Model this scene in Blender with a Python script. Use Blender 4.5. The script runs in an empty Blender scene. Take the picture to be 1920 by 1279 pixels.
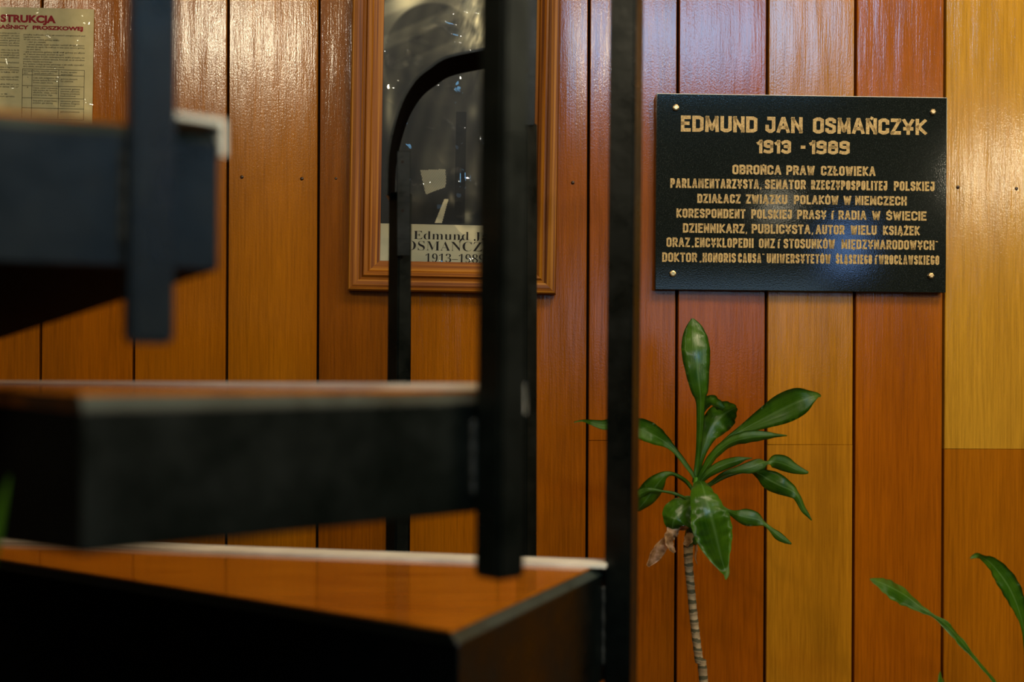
import bpy, bmesh, math, random
from mathutils import Vector, Matrix

random.seed(7)
scene = bpy.context.scene
COL = scene.collection
PI = math.pi

# ------------------------------------------------------------------ camera
EZ = 1.40                      # eye height
FPX = 1920 * 40.0 / 36.0       # focal length in pixels of the 1920 frame
CX, CY = 960.0, 714.25         # principal point
ROLL = 0.0044
cam_d = bpy.data.cameras.new('camera')
cam_d.lens = 40.0
cam_d.sensor_width = 36.0
cam_d.sensor_fit = 'HORIZONTAL'
cam_d.shift_y = (CY - 639.5) / 1920.0
cam_d.clip_start = 0.02
cam_d.dof.use_dof = True
cam_d.dof.focus_distance = 1.90
cam_d.dof.aperture_fstop = 2.8
cam = bpy.data.objects.new('camera', cam_d)
COL.objects.link(cam)
cam.location = (0, 0, EZ)
cam.rotation_euler = (PI / 2, -ROLL, 0)
scene.camera = cam

# ------------------------------------------------------------------ view + world
scene.view_settings.view_transform = 'Standard'
scene.view_settings.look = 'None'
scene.view_settings.gamma = 1.0
scene.view_settings.use_curve_mapping = False
scene.view_settings.exposure = 0.0
world = bpy.data.worlds.new('world')
scene.world = world
world.use_nodes = True
world.node_tree.nodes['Background'].inputs[0].default_value = (0.55, 0.65, 0.9, 1)
world.node_tree.nodes['Background'].inputs[1].default_value = 0.03

# ------------------------------------------------------------------ lamps
WARM = (1.0, 0.88, 0.62)
def point(name, loc, watts, color, radius):
    l = bpy.data.lights.new(name, 'POINT')
    l.energy = watts; l.color = color; l.shadow_soft_size = radius
    o = bpy.data.objects.new(name, l); COL.objects.link(o)
    o.location = (loc[0], loc[1], EZ + loc[2])
    return o
def area(name, loc, target, watts, color, sx, sy):
    l = bpy.data.lights.new(name, 'AREA')
    l.energy = watts; l.color = color; l.shape = 'RECTANGLE'; l.size = sx; l.size_y = sy
    o = bpy.data.objects.new(name, l); COL.objects.link(o)
    p = Vector((loc[0], loc[1], EZ + loc[2])); t = Vector((target[0], target[1], EZ + target[2]))
    o.location = p
    o.rotation_euler = (t - p).to_track_quat('-Z', 'Y').to_euler()
    return o
point('ceiling_lamp_light', (-1.12, -1.5, 1.62), 66, WARM, 0.09)
point('ceiling_lamp_light', (0.32, -1.5, 1.60), 36, (1.0, 0.90, 0.74), 0.06)
point('ceiling_lamp_light', (2.36, -1.2, 0.96), 34, WARM, 0.10)
point('ceiling_lamp_light', (-2.25, -1.5, 1.86), 30, WARM, 0.12)
area('ceiling_panel_light', (1.0, 0.5, 1.95), (0.7, 1.9, -0.4), 44, (1.0, 0.82, 0.55), 1.2, 0.6)
area('side_fill_light', (2.9, 0.5, 1.25), (0.0, 1.2, 0.2), 16, (1.0, 0.96, 0.66), 0.8, 0.8)  # unseen source on the right, added to brighten the second post's right face
area('window_light', (1.25, -1.95, 1.82), (0.7, 1.9, 0.4), 29, (0.22, 0.60, 1.0), 1.25, 0.40)
area('screen_light', (1.80, -1.55, 0.66), (0.6, 1.9, 0.25), 0.8, (0.22, 0.45, 1.0), 0.16, 0.22)
area('glass_door_light', (1.15, -1.95, 0.36), (0.3, 1.5, 0.1), 2.1, (0.42, 0.70, 1.0), 1.3, 0.30)
point('desk_lamp_light', (1.45, -1.5, 0.84), 1.2, WARM, 0.035)

# ------------------------------------------------------------------ geometry of the view (metres from pixels of the photo)
def ray(x, y):
    dx, dy = x - CX, y - CY
    c, s = math.cos(ROLL), math.sin(ROLL)
    return Vector(((dx * c + dy * s) / FPX, 1.0, -(-dx * s + dy * c) / FPX))
def P(x, y, d):
    """point of the room seen at pixel (x, y), d metres in front of the lens"""
    r = ray(x, y) * d
    return Vector((r.x, r.y, r.z + EZ))
WY, WYAW = 1.95, math.radians(1.5)
WX = Vector((math.cos(WYAW), math.sin(WYAW), 0)); WN = Vector((math.sin(WYAW), -math.cos(WYAW), 0))
WO = Vector((0, WY, 0))
def PW(x, y, w=0.0):
    """wall coordinates (along, up from the floor) seen at pixel (x, y), on a plane w in front of the panelling"""
    d = ray(x, y)
    t = (w + WN.dot(WO)) / WN.dot(d)
    p = d * t
    return (p - WO).dot(WX), p.z + EZ
WM = Matrix.Translation(WO) @ Matrix.Rotation(WYAW, 4, 'Z')

# ------------------------------------------------------------------ object helpers
def obj(name, me_or_bm, mats=None, parent=None, smooth=False, matrix=None):
    if isinstance(me_or_bm, bmesh.types.BMesh):
        bmesh.ops.recalc_face_normals(me_or_bm, faces=me_or_bm.faces)
        me = bpy.data.meshes.new(name); me_or_bm.to_mesh(me); me_or_bm.free()
    else:
        me = me_or_bm
    if mats is not None:
        for m in (mats if isinstance(mats, (list, tuple)) else [mats]):
            me.materials.append(m)
    if smooth:
        for p in me.polygons: p.use_smooth = True
    o = bpy.data.objects.new(name, me); COL.objects.link(o)
    if parent is not None: o.parent = parent
    if matrix is not None: o.matrix_world = matrix
    return o
def thing(name, label, cat, loc=(0, 0, 0), matrix=None, group=None):
    o = bpy.data.objects.new(name, None); COL.objects.link(o)
    o.empty_display_size = 0.05
    if matrix is not None: o.matrix_world = matrix
    else: o.location = loc
    o['label'] = label; o['category'] = cat
    if group: o['group'] = group
    return o
def struct(name, bm, m, matrix=None):
    o = obj(name, bm, m, matrix=matrix); o['kind'] = 'structure'; return o
def box(bm, c, s, rz=0.0, M=None, mi=0):
    mt = Matrix.Translation(c) @ Matrix.Rotation(rz, 4, 'Z') @ Matrix.Diagonal((s[0], s[1], s[2], 1))
    if M is not None: mt = M @ mt
    r = bmesh.ops.create_cube(bm, size=1.0, matrix=mt)
    for f in {f for v in r['verts'] for f in v.link_faces}: f.material_index = mi
    return r['verts']
def bevel(bm, w, seg=2):
    bmesh.ops.bevel(bm, geom=list(bm.edges), offset=w, segments=seg, profile=0.6, affect='EDGES', clamp_overlap=True)
def poly(bm, pts, mi=0):
    f = bm.faces.new([bm.verts.new(p) for p in pts]); f.material_index = mi; return f
def prism(bm, bottom, top):
    """closed solid between two rings with the same number of corners"""
    a = [bm.verts.new(p) for p in bottom]; b = [bm.verts.new(p) for p in top]; n = len(a)
    bm.faces.new(a[::-1]); bm.faces.new(b)
    for i in range(n): bm.faces.new((a[i], a[(i + 1) % n], b[(i + 1) % n], b[i]))
def catmull(pts, n):
    out = []; m = len(pts)
    for i in range(m - 1):
        p0 = pts[max(i - 1, 0)]; p1 = pts[i]; p2 = pts[i + 1]; p3 = pts[min(i + 2, m - 1)]
        for k in range(n):
            t = k / n
            out.append(tuple(0.5 * (2 * b + (c - a) * t + (2 * a - 5 * b + 4 * c - d) * t * t + (3 * b - a - 3 * c + d) * t ** 3)
                             for a, b, c, d in zip(p0, p1, p2, p3)))
    out.append(tuple(pts[-1])); return out
def tube(bm, pts, radii, seg=10, cap=True):
    rings = []
    for i, p in enumerate(pts):
        t = (pts[min(i + 1, len(pts) - 1)] - pts[max(i - 1, 0)]).normalized()
        a = t.cross(Vector((0, 1, 0)))
        if a.length < 1e-4: a = t.cross(Vector((1, 0, 0)))
        a.normalize(); b = t.cross(a).normalized()
        rings.append([bm.verts.new(p + (a * math.cos(q) + b * math.sin(q)) * radii[i]) for q in [2 * PI * k / seg for k in range(seg)]])
    for r0, r1 in zip(rings, rings[1:]):
        for k in range(seg): bm.faces.new((r0[k], r0[(k + 1) % seg], r1[(k + 1) % seg], r1[k]))
    if cap: bm.faces.new(rings[0][::-1]); bm.faces.new(rings[-1])
def lathe(bm, prof, seg=32, c=(0, 0, 0)):
    rings = [[bm.verts.new((c[0] + r * math.cos(2 * PI * k / seg), c[1] + r * math.sin(2 * PI * k / seg), c[2] + z)) for k in range(seg)] for r, z in prof]
    for r0, r1 in zip(rings, rings[1:]):
        for k in range(seg): bm.faces.new((r0[k], r0[(k + 1) % seg], r1[(k + 1) % seg], r1[k]))
    bm.faces.new(rings[0][::-1]); bm.faces.new(rings[-1])

# ------------------------------------------------------------------ materials
def s2l(c): return tuple(((v / 255) / 12.92 if v / 255 <= 0.04045 else ((v / 255 + 0.055) / 1.055) ** 2.4) for v in c) + (1,)
def mat(name, color, rough=0.5, spec=0.5, metal=0.0):
    m = bpy.data.materials.new(name); m.use_nodes = True
    b = m.node_tree.nodes['Principled BSDF']
    b.inputs['Base Color'].default_value = color if len(color) == 4 else tuple(color) + (1,)
    b.inputs['Roughness'].default_value = rough; b.inputs['Specular IOR Level'].default_value = spec
    b.inputs['Metallic'].default_value = metal
    return m
class N:
    """little node builder"""
    def __init__(s, m): s.t = m.node_tree; s.b = s.t.nodes['Principled BSDF']
    def n(s, typ, **kw):
        x = s.t.nodes.new(typ)
        for k, v in kw.items():
            if hasattr(x, k): setattr(x, k, v)
            else: x.inputs[k].default_value = v
        return x
    def l(s, a, b): s.t.links.new(a, b)
    def coords(s, scale, kind='Object'):
        tc = s.n('ShaderNodeTexCoord'); mp = s.n('ShaderNodeMapping'); mp.inputs['Scale'].default_value = scale
        s.l(tc.outputs[kind], mp.inputs[0]); return mp.outputs[0]
    def noise(s, vec, scale=1.0, detail=3.0, rough=0.55):
        x = s.n('ShaderNodeTexNoise'); x.inputs['Scale'].default_value = scale; x.inputs['Detail'].default_value = detail
        x.inputs['Roughness'].default_value = rough
        if vec is not None: s.l(vec, x.inputs['Vector'])
        return x.outputs['Fac']
    def ramp(s, fac, stops):
        r = s.n('ShaderNodeValToRGB'); e = r.color_ramp.elements
        while len(e) < len(stops): e.new(0.5)
        for i, (p, c) in enumerate(stops):
            e[i].position = p; e[i].color = c if len(c) == 4 else tuple(c) + (1,)
        s.l(fac, r.inputs[0]); return r.outputs[0]
    def mix(s, kind, fac, a, b):
        x = s.n('ShaderNodeMix'); x.data_type = 'RGBA'; x.blend_type = kind
        for v, i in ((fac, 0), (a, 6), (b, 7)):
            if hasattr(v, 'is_linked') or hasattr(v, 'links'): s.l(v, x.inputs[i])
            else: x.inputs[i].default_value = v
        return x.outputs[2]
    def math(s, op, a, b=None):
        x = s.n('ShaderNodeMath'); x.operation = op
        for v, i in ((a, 0), (b, 1)):
            if v is None: continue
            if hasattr(v, 'links'): s.l(v, x.inputs[i])
            else: x.inputs[i].default_value = v
        return x.outputs[0]
    def bump(s, h, strength, dist=0.001, prev=None):
        x = s.n('ShaderNodeBump'); x.inputs['Strength'].default_value = strength; x.inputs['Distance'].default_value = dist
        s.l(h, x.inputs['Height'])
        if prev is not None: s.l(prev, x.inputs['Normal'])
        return x.outputs[0]

# varnished oak panelling: the plank's own colour comes from a face-corner attribute
m_panel = mat('varnished_panelling', (0.3, 0.08, 0.01), 0.15, 0.55)
k = N(m_panel)
att = k.n('ShaderNodeAttribute'); att.attribute_name = 'tint'
grain_v = k.coords((240, 240, 9)); fine = k.noise(grain_v, 1.0, 5, 0.68)
broad = k.noise(k.coords((14, 14, 0.9)), 1.0, 3, 0.5)
g1 = k.ramp(fine, [(0.30, (0.74, 0.72, 0.70)), (0.62, (1.10, 1.10, 1.10))])
g2 = k.ramp(broad, [(0.30, (0.88, 0.86, 0.82)), (0.70, (1.10, 1.12, 1.15))])
k.l(k.mix('MULTIPLY', 1.0, k.mix('MULTIPLY', 1.0, att.outputs['Color'], g1), g2), k.b.inputs['Base Color'])
speck = k.noise(k.coords((420, 420, 260)), 1.0, 2, 0.6)
pores = k.noise(k.coords((300, 300, 16)), 1.0, 2, 0.5)
wav = k.noise(k.coords((30, 30, 4)), 1.0, 1, 0.5)
nb = k.bump(speck, 0.45, 0.00034); nb = k.bump(pores, 0.45, 0.00050, nb); nb = k.bump(wav, 0.35, 0.004, nb)
k.l(nb, k.b.inputs['Normal'])
m_gap = mat('panel_joint_dark', (0.012, 0.006, 0.003), 0.8, 0.2)

def steel(name, base, rough):
    m = mat(name, base, rough, 0.29); q = N(m)
    a = q.noise(q.coords((60, 60, 60)), 1.0, 4, 0.6); b = q.noise(q.coords((16, 16, 16)), 1.0, 4, 0.65)
    q.l(q.ramp(b, [(0.3, tuple(v * 0.7 for v in base)), (0.7, tuple(v * 1.35 for v in base))]), q.b.inputs['Base Color'])
    q.l(q.ramp(b, [(0.3, (rough - .12,) * 3), (0.72, (rough + .16,) * 3)]), q.b.inputs['Roughness'])
    q.l(q.bump(a, 0.25, 0.0015), q.b.inputs['Normal'])
    return m
m_steel = steel('black_painted_steel', (0.0016, 0.0030, 0.0023), 0.34)
m_worn_lit = steel('worn_lit_edge', (0.030, 0.038, 0.030), 0.42)  # worn chamfer, base lightened further to stand in for light it catches
m_weld = steel('weld_metal', (0.022, 0.023, 0.02), 0.45)
m_raw = mat('matt_black_primer', (0.0018, 0.0018, 0.0016), 0.9, 0.03); N(m_raw)
k = N(m_raw); k.l(k.ramp(k.noise(k.coords((30, 30, 30)), 1.0, 3), [(0.3, (0.0012, 0.0012, 0.001)), (0.7, (0.0024, 0.0024, 0.002))]), k.b.inputs['Base Color'])
m_board = mat('varnished_tread_board', (0.3, 0.1, 0.02), 0.10, 0.5); k = N(m_board)
bn = k.noise(k.coords((7, 60, 60)), 1.0, 3)
k.l(k.ramp(bn, [(0.3, (0.31, 0.080, 0.003)), (0.7, (0.48, 0.150, 0.007))]), k.b.inputs['Base Color'])
k.l(k.bump(k.noise(k.coords((14, 14, 14)), 1.0, 2), 0.05, 0.0015), k.b.inputs['Normal'])
m_nosing = mat('pale_nosing_plastic', (0.62, 0.56, 0.42), 0.4, 0.5); k = N(m_nosing)
k.l(k.ramp(k.noise(k.coords((25, 25, 25)), 1.0, 3), [(0.3, (0.74, 0.69, 0.56)), (0.7, (0.92, 0.87, 0.74))]), k.b.inputs['Base Color'])

m_granite = mat('black_granite', (0.010, 0.013, 0.011), 0.07, 0.5); k = N(m_granite)
gn = k.noise(k.coords((700, 700, 700)), 1.0, 2, 0.7)
k.l(k.ramp(gn, [(0.42, (0.004, 0.006, 0.005)), (0.62, (0.012, 0.015, 0.013)), (0.74, (0.04, 0.043, 0.038))]), k.b.inputs['Base Color'])
k.l(k.bump(k.noise(k.coords((420, 420, 420)), 1.0, 2), 0.24, 0.00020), k.b.inputs['Normal'])
m_gold = mat('gilded_lettering', (0.5, 0.3, 0.08), 0.5, 0.4); k = N(m_gold)
k.l(k.ramp(k.noise(k.coords((500, 500, 500)), 1.0, 2, 0.7), [(0.35, (0.36, 0.20, 0.05)), (0.65, (0.66, 0.44, 0.15))]), k.b.inputs['Base Color'])
m_brass = mat('brass_screw', (0.62, 0.42, 0.20), 0.32, 0.5, 0.9); k = N(m_brass)
k.l(k.bump(k.noise(k.coords((400, 400, 400)), 1.0, 2), 0.1, 0.0005), k.b.inputs['Normal'])
m_nail = mat('dark_nail_head', (0.05, 0.025, 0.012), 0.28, 0.6, 0.3)

def pine(name, axis):
    m = mat(name, (0.4, 0.15, 0.03), 0.45, 0.2); q = N(m)
    sc = (190, 190, 1.8) if axis == 'z' else (1.8, 190, 190)
    a = q.noise(q.coords(sc), 1.0, 4, 0.6)
    q.l(q.ramp(a, [(0.34, (0.085, 0.020, 0.0006)), (0.50, (0.22, 0.064, 0.002)), (0.66, (0.40, 0.155, 0.008))]), q.b.inputs['Base Color'])
    q.l(q.bump(a, 0.12, 0.001), q.b.inputs['Normal'])
    return m
m_pine_v, m_pine_h = pine('pine_moulding_upright', 'z'), pine('pine_moulding_level', 'x')
m_print = mat('photograph_print', (0.1, 0.1, 0.1), 0.5, 0.3); k = N(m_print)
att = k.n('ShaderNodeAttribute'); att.attribute_name = 'ink'
k.l(att.outputs['Color'], k.b.inputs['Base Color'])
m_card = mat('cream_card', (0.58, 0.52, 0.34), 0.7, 0.2)
m_ink = mat('black_ink', (0.02, 0.015, 0.012), 0.6, 0.2)
m_red = mat('red_ink', (0.36, 0.015, 0.02), 0.6, 0.2)
m_grey_ink = mat('faded_body_ink', (0.085, 0.055, 0.022), 0.6, 0.2)
m_paper = mat('cream_paper', (0.46, 0.36, 0.17), 0.6, 0.3); k = N(m_paper)
k.l(k.ramp(k.noise(k.coords((60, 60, 60)), 1.0, 3), [(0.3, (0.66, 0.52, 0.24)), (0.7, (0.74, 0.585, 0.28))]), k.b.inputs['Base Color'])
def film(name, scale, strength, dist, rough, flat):
    """clear sheet: mostly see-through with a gloss on top"""
    m = bpy.data.materials.new(name); m.use_nodes = True; t = m.node_tree
    q = N(m); t.nodes.remove(t.nodes['Principled BSDF'])
    out = next(n for n in t.nodes if n.type == 'OUTPUT_MATERIAL')
    tr = t.nodes.new('ShaderNodeBsdfTransparent'); gl = t.nodes.new('ShaderNodeBsdfGlossy'); mx = t.nodes.new('ShaderNodeMixShader')
    fr = t.nodes.new('ShaderNodeFresnel'); fr.inputs['IOR'].default_value = 1.33
    gl.inputs['Roughness'].default_value = rough
    nrm = q.bump(q.math('MAXIMUM', q.noise(q.coords((scale,) * 3), 1.0, 1.5, 0.5), flat), strength, dist)
    q.l(nrm, gl.inputs['Normal']); q.l(nrm, fr.inputs['Normal'])
    q.l(fr.outputs[0], mx.inputs[0]); q.l(tr.outputs[0], mx.inputs[1]); q.l(gl.outputs[0], mx.inputs[2]); q.l(mx.outputs[0], out.inputs['Surface'])
    return m
m_glass = film('wrinkled_clear_cover', 15, 0.9, 0.016, 0.03, 0.5)
m_laminate = film('laminating_film', 26, 0.7, 0.010, 0.04, 0.60)

m_leaf = mat('dracaena_leaf', (0.03, 0.12, 0.01), 0.22, 0.6); k = N(m_leaf)
uvn = k.n('ShaderNodeUVMap'); sep = k.n('ShaderNodeSeparateXYZ'); k.l(uvn.outputs[0], sep.inputs[0])
d = k.math('ABSOLUTE', k.math('SUBTRACT', sep.outputs[0], 0.5))
rmap = k.n('ShaderNodeMapping'); rmap.inputs['Scale'].default_value = (34, 0.8, 1); k.l(uvn.outputs[0], rmap.inputs[0])
ribs = k.noise(rmap.outputs[0], 1.0, 2, 0.6)
ns = k.noise(k.coords((30, 30, 30)), 1.0, 3)
c0 = k.ramp(ns, [(0.3, (0.030, 0.115, 0.003)), (0.7, (0.095, 0.225, 0.008))])
c1 = k.mix('MIX', k.ramp(ribs, [(0.5, (0, 0, 0)), (0.7, (0.35,) * 3)]), c0, (0.10, 0.26, 0.04, 1))
c2 = k.mix('MIX', k.ramp(d, [(0.0, (0.55,) * 3), (0.055, (0, 0, 0))]), c1, (0.20, 0.36, 0.09, 1))
k.l(c2, k.b.inputs['Base Color']); k.l(k.bump(ribs, 0.5, 0.0009), k.b.inputs['Normal'])
m_dry = mat('dried_leaf', (0.35, 0.2, 0.08), 0.7, 0.2); k = N(m_dry)
k.l(k.ramp(k.noise(k.coords((90, 90, 90)), 1.0, 3), [(0.3, (0.26, 0.11, 0.035)), (0.5, (0.56, 0.32, 0.14)), (0.7, (0.85, 0.58, 0.38))]), k.b.inputs['Base Color'])
m_cane = mat('ringed_cane', (0.3, 0.22, 0.12), 0.6, 0.3); k = N(m_cane)
uvn = k.n('ShaderNodeUVMap'); sep = k.n('ShaderNodeSeparateXYZ'); k.l(uvn.outputs[0], sep.inputs[0])
nz = k.noise(k.coords((55, 55, 90)), 1.0, 3)
band = k.math('FRACT', k.math('ADD', k.math('MULTIPLY', sep.outputs[1], 1.0), k.math('MULTIPLY', nz, 0.9)))
tan_ = k.ramp(nz, [(0.3, (0.20, 0.125, 0.06)), (0.7, (0.44, 0.31, 0.17))])
k.l(k.mix('MIX', k.ramp(band, [(0.60, (0, 0, 0)), (0.66, (0.9,) * 3)]), tan_, (0.05, 0.045, 0.018, 1)), k.b.inputs['Base Color'])
m_pot = mat('terracotta_pot', (0.30, 0.12, 0.06), 0.7, 0.3); k = N(m_pot)
k.l(k.ramp(k.noise(k.coords((20, 20, 20)), 1.0, 3), [(0.3, (0.24, 0.09, 0.045)), (0.7, (0.34, 0.14, 0.075))]), k.b.inputs['Base Color'])
m_soil = mat('potting_soil', (0.03, 0.02, 0.012), 0.95, 0.1); k = N(m_soil)
k.l(k.bump(k.noise(k.coords((90, 90, 90)), 1.0, 3), 0.8, 0.006), k.b.inputs['Normal'])
def plain(name, a, b, sc, rough):
    m = mat(name, a, rough, 0.4); q = N(m)
    q.l(q.ramp(q.noise(q.coords((sc,) * 3), 1.0, 4), [(0.3, a), (0.7, b)]), q.b.inputs['Base Color']); return m
m_plaster = plain('olive_plaster', (0.045, 0.044, 0.027), (0.058, 0.055, 0.034), 3, 0.8)
m_ceil = plain('cream_ceiling', (0.40, 0.36, 0.27), (0.46, 0.41, 0.31), 2, 0.85)
m_floor = plain('brown_stone_floor', (0.03, 0.02, 0.012), (0.05, 0.032, 0.02), 5, 0.35)

# ------------------------------------------------------------------ room shell
RX0, RX1, RY0, CH = -2.7, 3.0, -2.1, 3.45
bm = bmesh.new(); box(bm, ((RX0 + RX1) / 2, (RY0 + 2.1) / 2, -0.05), (RX1 - RX0 + .2, 2.3 - RY0 + .2, 0.1)); struct('floor', bm, m_floor)
bm = bmesh.new(); box(bm, ((RX0 + RX1) / 2, (RY0 + 2.1) / 2, CH + 0.05), (RX1 - RX0 + .2, 2.3 - RY0 + .2, 0.1)); struct('ceiling', bm, m_ceil)
bm = bmesh.new(); box(bm, (RX0 - 0.05, (RY0 + 2.1) / 2, CH / 2), (0.1, 2.2 - RY0, CH)); struct('wall_left', bm, m_plaster)
bm = bmesh.new(); box(bm, (RX1 + 0.05, (RY0 + 2.1) / 2, CH / 2), (0.1, 2.2 - RY0, CH)); struct('wall_right', bm, m_plaster)
bm = bmesh.new(); box(bm, ((RX0 + RX1) / 2, RY0 - 0.05, CH / 2), (RX1 - RX0, 0.1, CH)); struct('wall_front', bm, m_plaster)

# panelled wall: planks with a dark joint between them
edges_px = [76, 251, 425.5, 596.5, 768, 936, 1102.5, 1269.5, 1437.5, 1602.5, 1770.5]
RED, MID, LITE, DARK = (0.31, 0.070, 0.0006), (0.30, 0.080, 0.0006), (0.44, 0.165, 0.005), (0.21, 0.050, 0.0006)
tints = [MID, MID, (0.31, 0.090, 0.001), (0.31, 0.097, 0.0014), (0.21, 0.057, 0.001), (0.30, 0.088, 0.001), (0.28, 0.072, 0.001), (0.28, 0.068, 0.001),
         RED, LITE, (0.33, 0.082, 0.0010), (0.50, 0.235, 0.016)]
us = [PW(x, 500)[0] for x in edges_px]
w_l, w_r = us[1] - us[0], us[-1] - us[-2]
named = tints; tints = named[1:11]; far_l, far_r = [named[0]], [named[11]]
while us[0] > -3.2: us.insert(0, us[0] - w_l); tints.insert(0, far_l.pop() if far_l else random.choice([MID, DARK, RED]))
while us[-1] < 3.3: us.append(us[-1] + w_r); tints.append(far_r.pop() if far_r else random.choice([MID, LITE, RED]))
bm = bmesh.new(); lay = bm.loops.layers.float_color.new('tint')
box(bm, ((us[0] + us[-1]) / 2, 0.046, CH / 2), (us[-1] - us[0], 0.06, CH), mi=1)
joint = {7: 826, 9: 834, 11: 842}
base_i = us.index(PW(edges_px[0], 500)[0])
first = base_i - 1
GAP = 0.0023
for i in range(len(us) - 1):
    t = tints[i]; u0, u1 = us[i] + GAP, us[i + 1] - GAP
    ji = i - first
    cuts = [0.0, CH]
    if ji in joint:
        cuts = [0.0, PW((edges_px[min(ji - 1, 10)] + 60), joint[ji])[1], CH]
    else:
        cuts = [0.0, random.choice([0.55, 0.62, 0.40]), CH]
    for ci in range(len(cuts) - 1):
        z0, z1 = cuts[ci] + (0.0001 if ci else 0), cuts[ci + 1] - (0.0001 if ci + 2 < len(cuts) else 0)
        tt = t
        if ji == 11 and ci == 0: tt = (0.35, 0.105, 0.002)
        if ji == 9 and ci == 0: tt = (0.42, 0.158, 0.006)
        j = random.uniform(-0.0018, 0.0018) if ji != 4 else 0.0022
        e = 0.0011
        ring0 = [(u0, 0.02, z0), (u1, 0.02, z0), (u1, 0.02, z1), (u0, 0.02, z1)]
        yl, yr = -j, j
        ring1 = [(u0, yl + e, z0), (u1, yr + e, z0), (u1, yr + e, z1), (u0, yl + e, z1)]
        ring2 = [(u0 + e, yl, z0 + e * .4), (u1 - e, yr, z0 + e * .4), (u1 - e, yr, z1 - e * .4), (u0 + e, yl, z1 - e * .4)]
        rs = [[bm.verts.new(p) for p in r] for r in (ring0, ring1, ring2)]
        fs = []
        for a, b in zip(rs, rs[1:]):
            for q in range(4): fs.append(bm.faces.new((a[q], a[(q + 1) % 4], b[(q + 1) % 4], b[q])))
        fs.append(bm.faces.new(rs[-1])); fs.append(bm.faces.new(rs[0][::-1]))
        for f in fs:
            f.material_index = 0
            for lp in f.loops: lp[lay] = tt + (1,)
wall = struct('wall_back', bm, [m_panel, m_gap], WM)

def nail(x, y):
    u, v = PW(x, y, 0.0)
    bm = bmesh.new()
    lathe(bm, [(0.0030, -0.004), (0.0030, 0.0006), (0.0022, 0.0016), (0.0008, 0.0021)], 14)
    for vv in bm.verts: vv.co = Vector((vv.co.x + u, -vv.co.z, vv.co.y + v))
    o = obj('nail_head', bm, m_nail, wall, True); o.matrix_parent_inverse = Matrix()
for x, y in ((453.5, 332), (566, 335), (630, 335), (1074, 342.5), (1796, 351), (1905.5, 354)): nail(x, y)

# ------------------------------------------------------------------ spiral staircase
HUB = Vector((-0.849, 1.462))
stair = thing('spiral_staircase', 'black painted steel spiral staircase with varnished boards and pale nosings in front of the panelling', 'staircase',
              (HUB.x, HUB.y, 0))
SI = Matrix.Translation((-HUB.x, -HUB.y, 0))
def part(name, bm, m, parent, smooth=False):
    """a part given in room coordinates"""
    o = obj(name, bm, m, parent, smooth); o.matrix_parent_inverse = Matrix()
    if parent is stair:
        o.data.transform(SI)
    else:
        o.data.transform(SI)
    return o
bm = bmesh.new(); lathe(bm, [(0.052, 0.0), (0.052, CH)], 32, (HUB.x, HUB.y, 0)); part('central_column', bm, m_steel, stair, False)
TREADS = [  # outer back corner, outer front corner, top height relative to the eye, box depth
    (Vector((0.107, 1.262)), Vector((-0.042, 0.915)), -0.2045, 0.125),
    (Vector((0.007, 0.866)), Vector((-0.234, 0.619)), -0.0085, 0.0875),
    (Vector((-0.183, 0.709)), Vector((-0.780, 0.470)), 0.1560, 0.0880)]
TAP = 0.075
def tread(B, F, z, H):
    z += EZ
    n2 = Vector(((B - F).y, -(B - F).x)).normalized()         # outward
    n = Vector((n2.x, n2.y, 0))
    hb = HUB + (B - HUB).normalized() * 0.05; hf = HUB + (F - HUB).normalized() * 0.05
    L = (B - HUB).length
    def T(p, zz): return Vector((p.x, p.y, zz))
    ch = 0.0085
    bm = bmesh.new()
    # steel box, deeper towards the column, with a chamfered outer top edge
    Bi = B + (HUB - B).normalized() * ch * 1.1; Fi = F + (HUB - F).normalized() * ch * 1.1
    top = [T(hf, z), T(Fi, z), T(Bi, z), T(hb, z)]
    mid = [T(hf, z - ch), T(F, z - ch), T(B, z - ch), T(hb, z - ch)]
    dz = TAP * L
    bot = [T(hf, z - H - dz), T(F, z - H), T(B, z - H), T(hb, z - H - dz)]
    rs = [[bm.verts.new(p) for p in r] for r in (top, mid, bot)]
    bm.faces.new(rs[0]); bm.faces.new(rs[2][::-1]).material_index = 1
    for ri, (a, b) in enumerate(zip(rs, rs[1:])):
        for q in range(4):
            f = bm.faces.new((a[q], a[(q + 1) % 4], b[(q + 1) % 4], b[q]))
            if ri == 1 and q != 1: f.material_index = 1
            if ri == 0 and q == 1: f.material_index = 2
    bmesh.ops.bevel(bm, geom=[e for e in bm.edges], offset=0.0012, segments=1, affect='EDGES', clamp_overlap=True)
    body = part('tread', bm, [m_steel, m_raw, m_worn_lit], stair)
    # board lying in the tray
    bm = bmesh.new()
    sh = lambda p, q, d: p + (q - p).normalized() * d
    Fb, Bb = sh(Fi, Bi, 0.002), sh(Bi, Fi, 0.002)
    ring = [hf, Fb, Bb, hb]
    prism(bm, [T(p, z - 0.001) for p in ring], [T(p, z + 0.0022) for p in ring])
    part('tread_board', bm, m_board, body)
    # L shaped nosing along the back edge
    bm = bmesh.new()
    dirv = (B - HUB).normalized(); back = Vector((-dirv.y, dirv.x))
    if back.dot(F - B) > 0: back = -back
    def Q(s, o, zz): p = HUB + dirv * s + back * o; return Vector((p.x, p.y, z + zz))
    prof = [(-0.034, 0.0022), (-0.034, 0.0058), (0.0036, 0.0062), (0.0040, -0.0165), (0.0004, -0.0165), (0.0002, 0.0022)]
    a = [bm.verts.new(Q(0.12, o, zz)) for o, zz in prof]; b = [bm.verts.new(Q(L + 0.002, o, zz)) for o, zz in prof]
    for q in range(len(prof)): bm.faces.new((a[q], a[(q + 1) % 6], b[(q + 1) % 6], b[q]))
    bm.faces.new(a[::-1]); bm.faces.new(b)
    part('nosing', bm, m_nosing, body)
    return n, body
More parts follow.
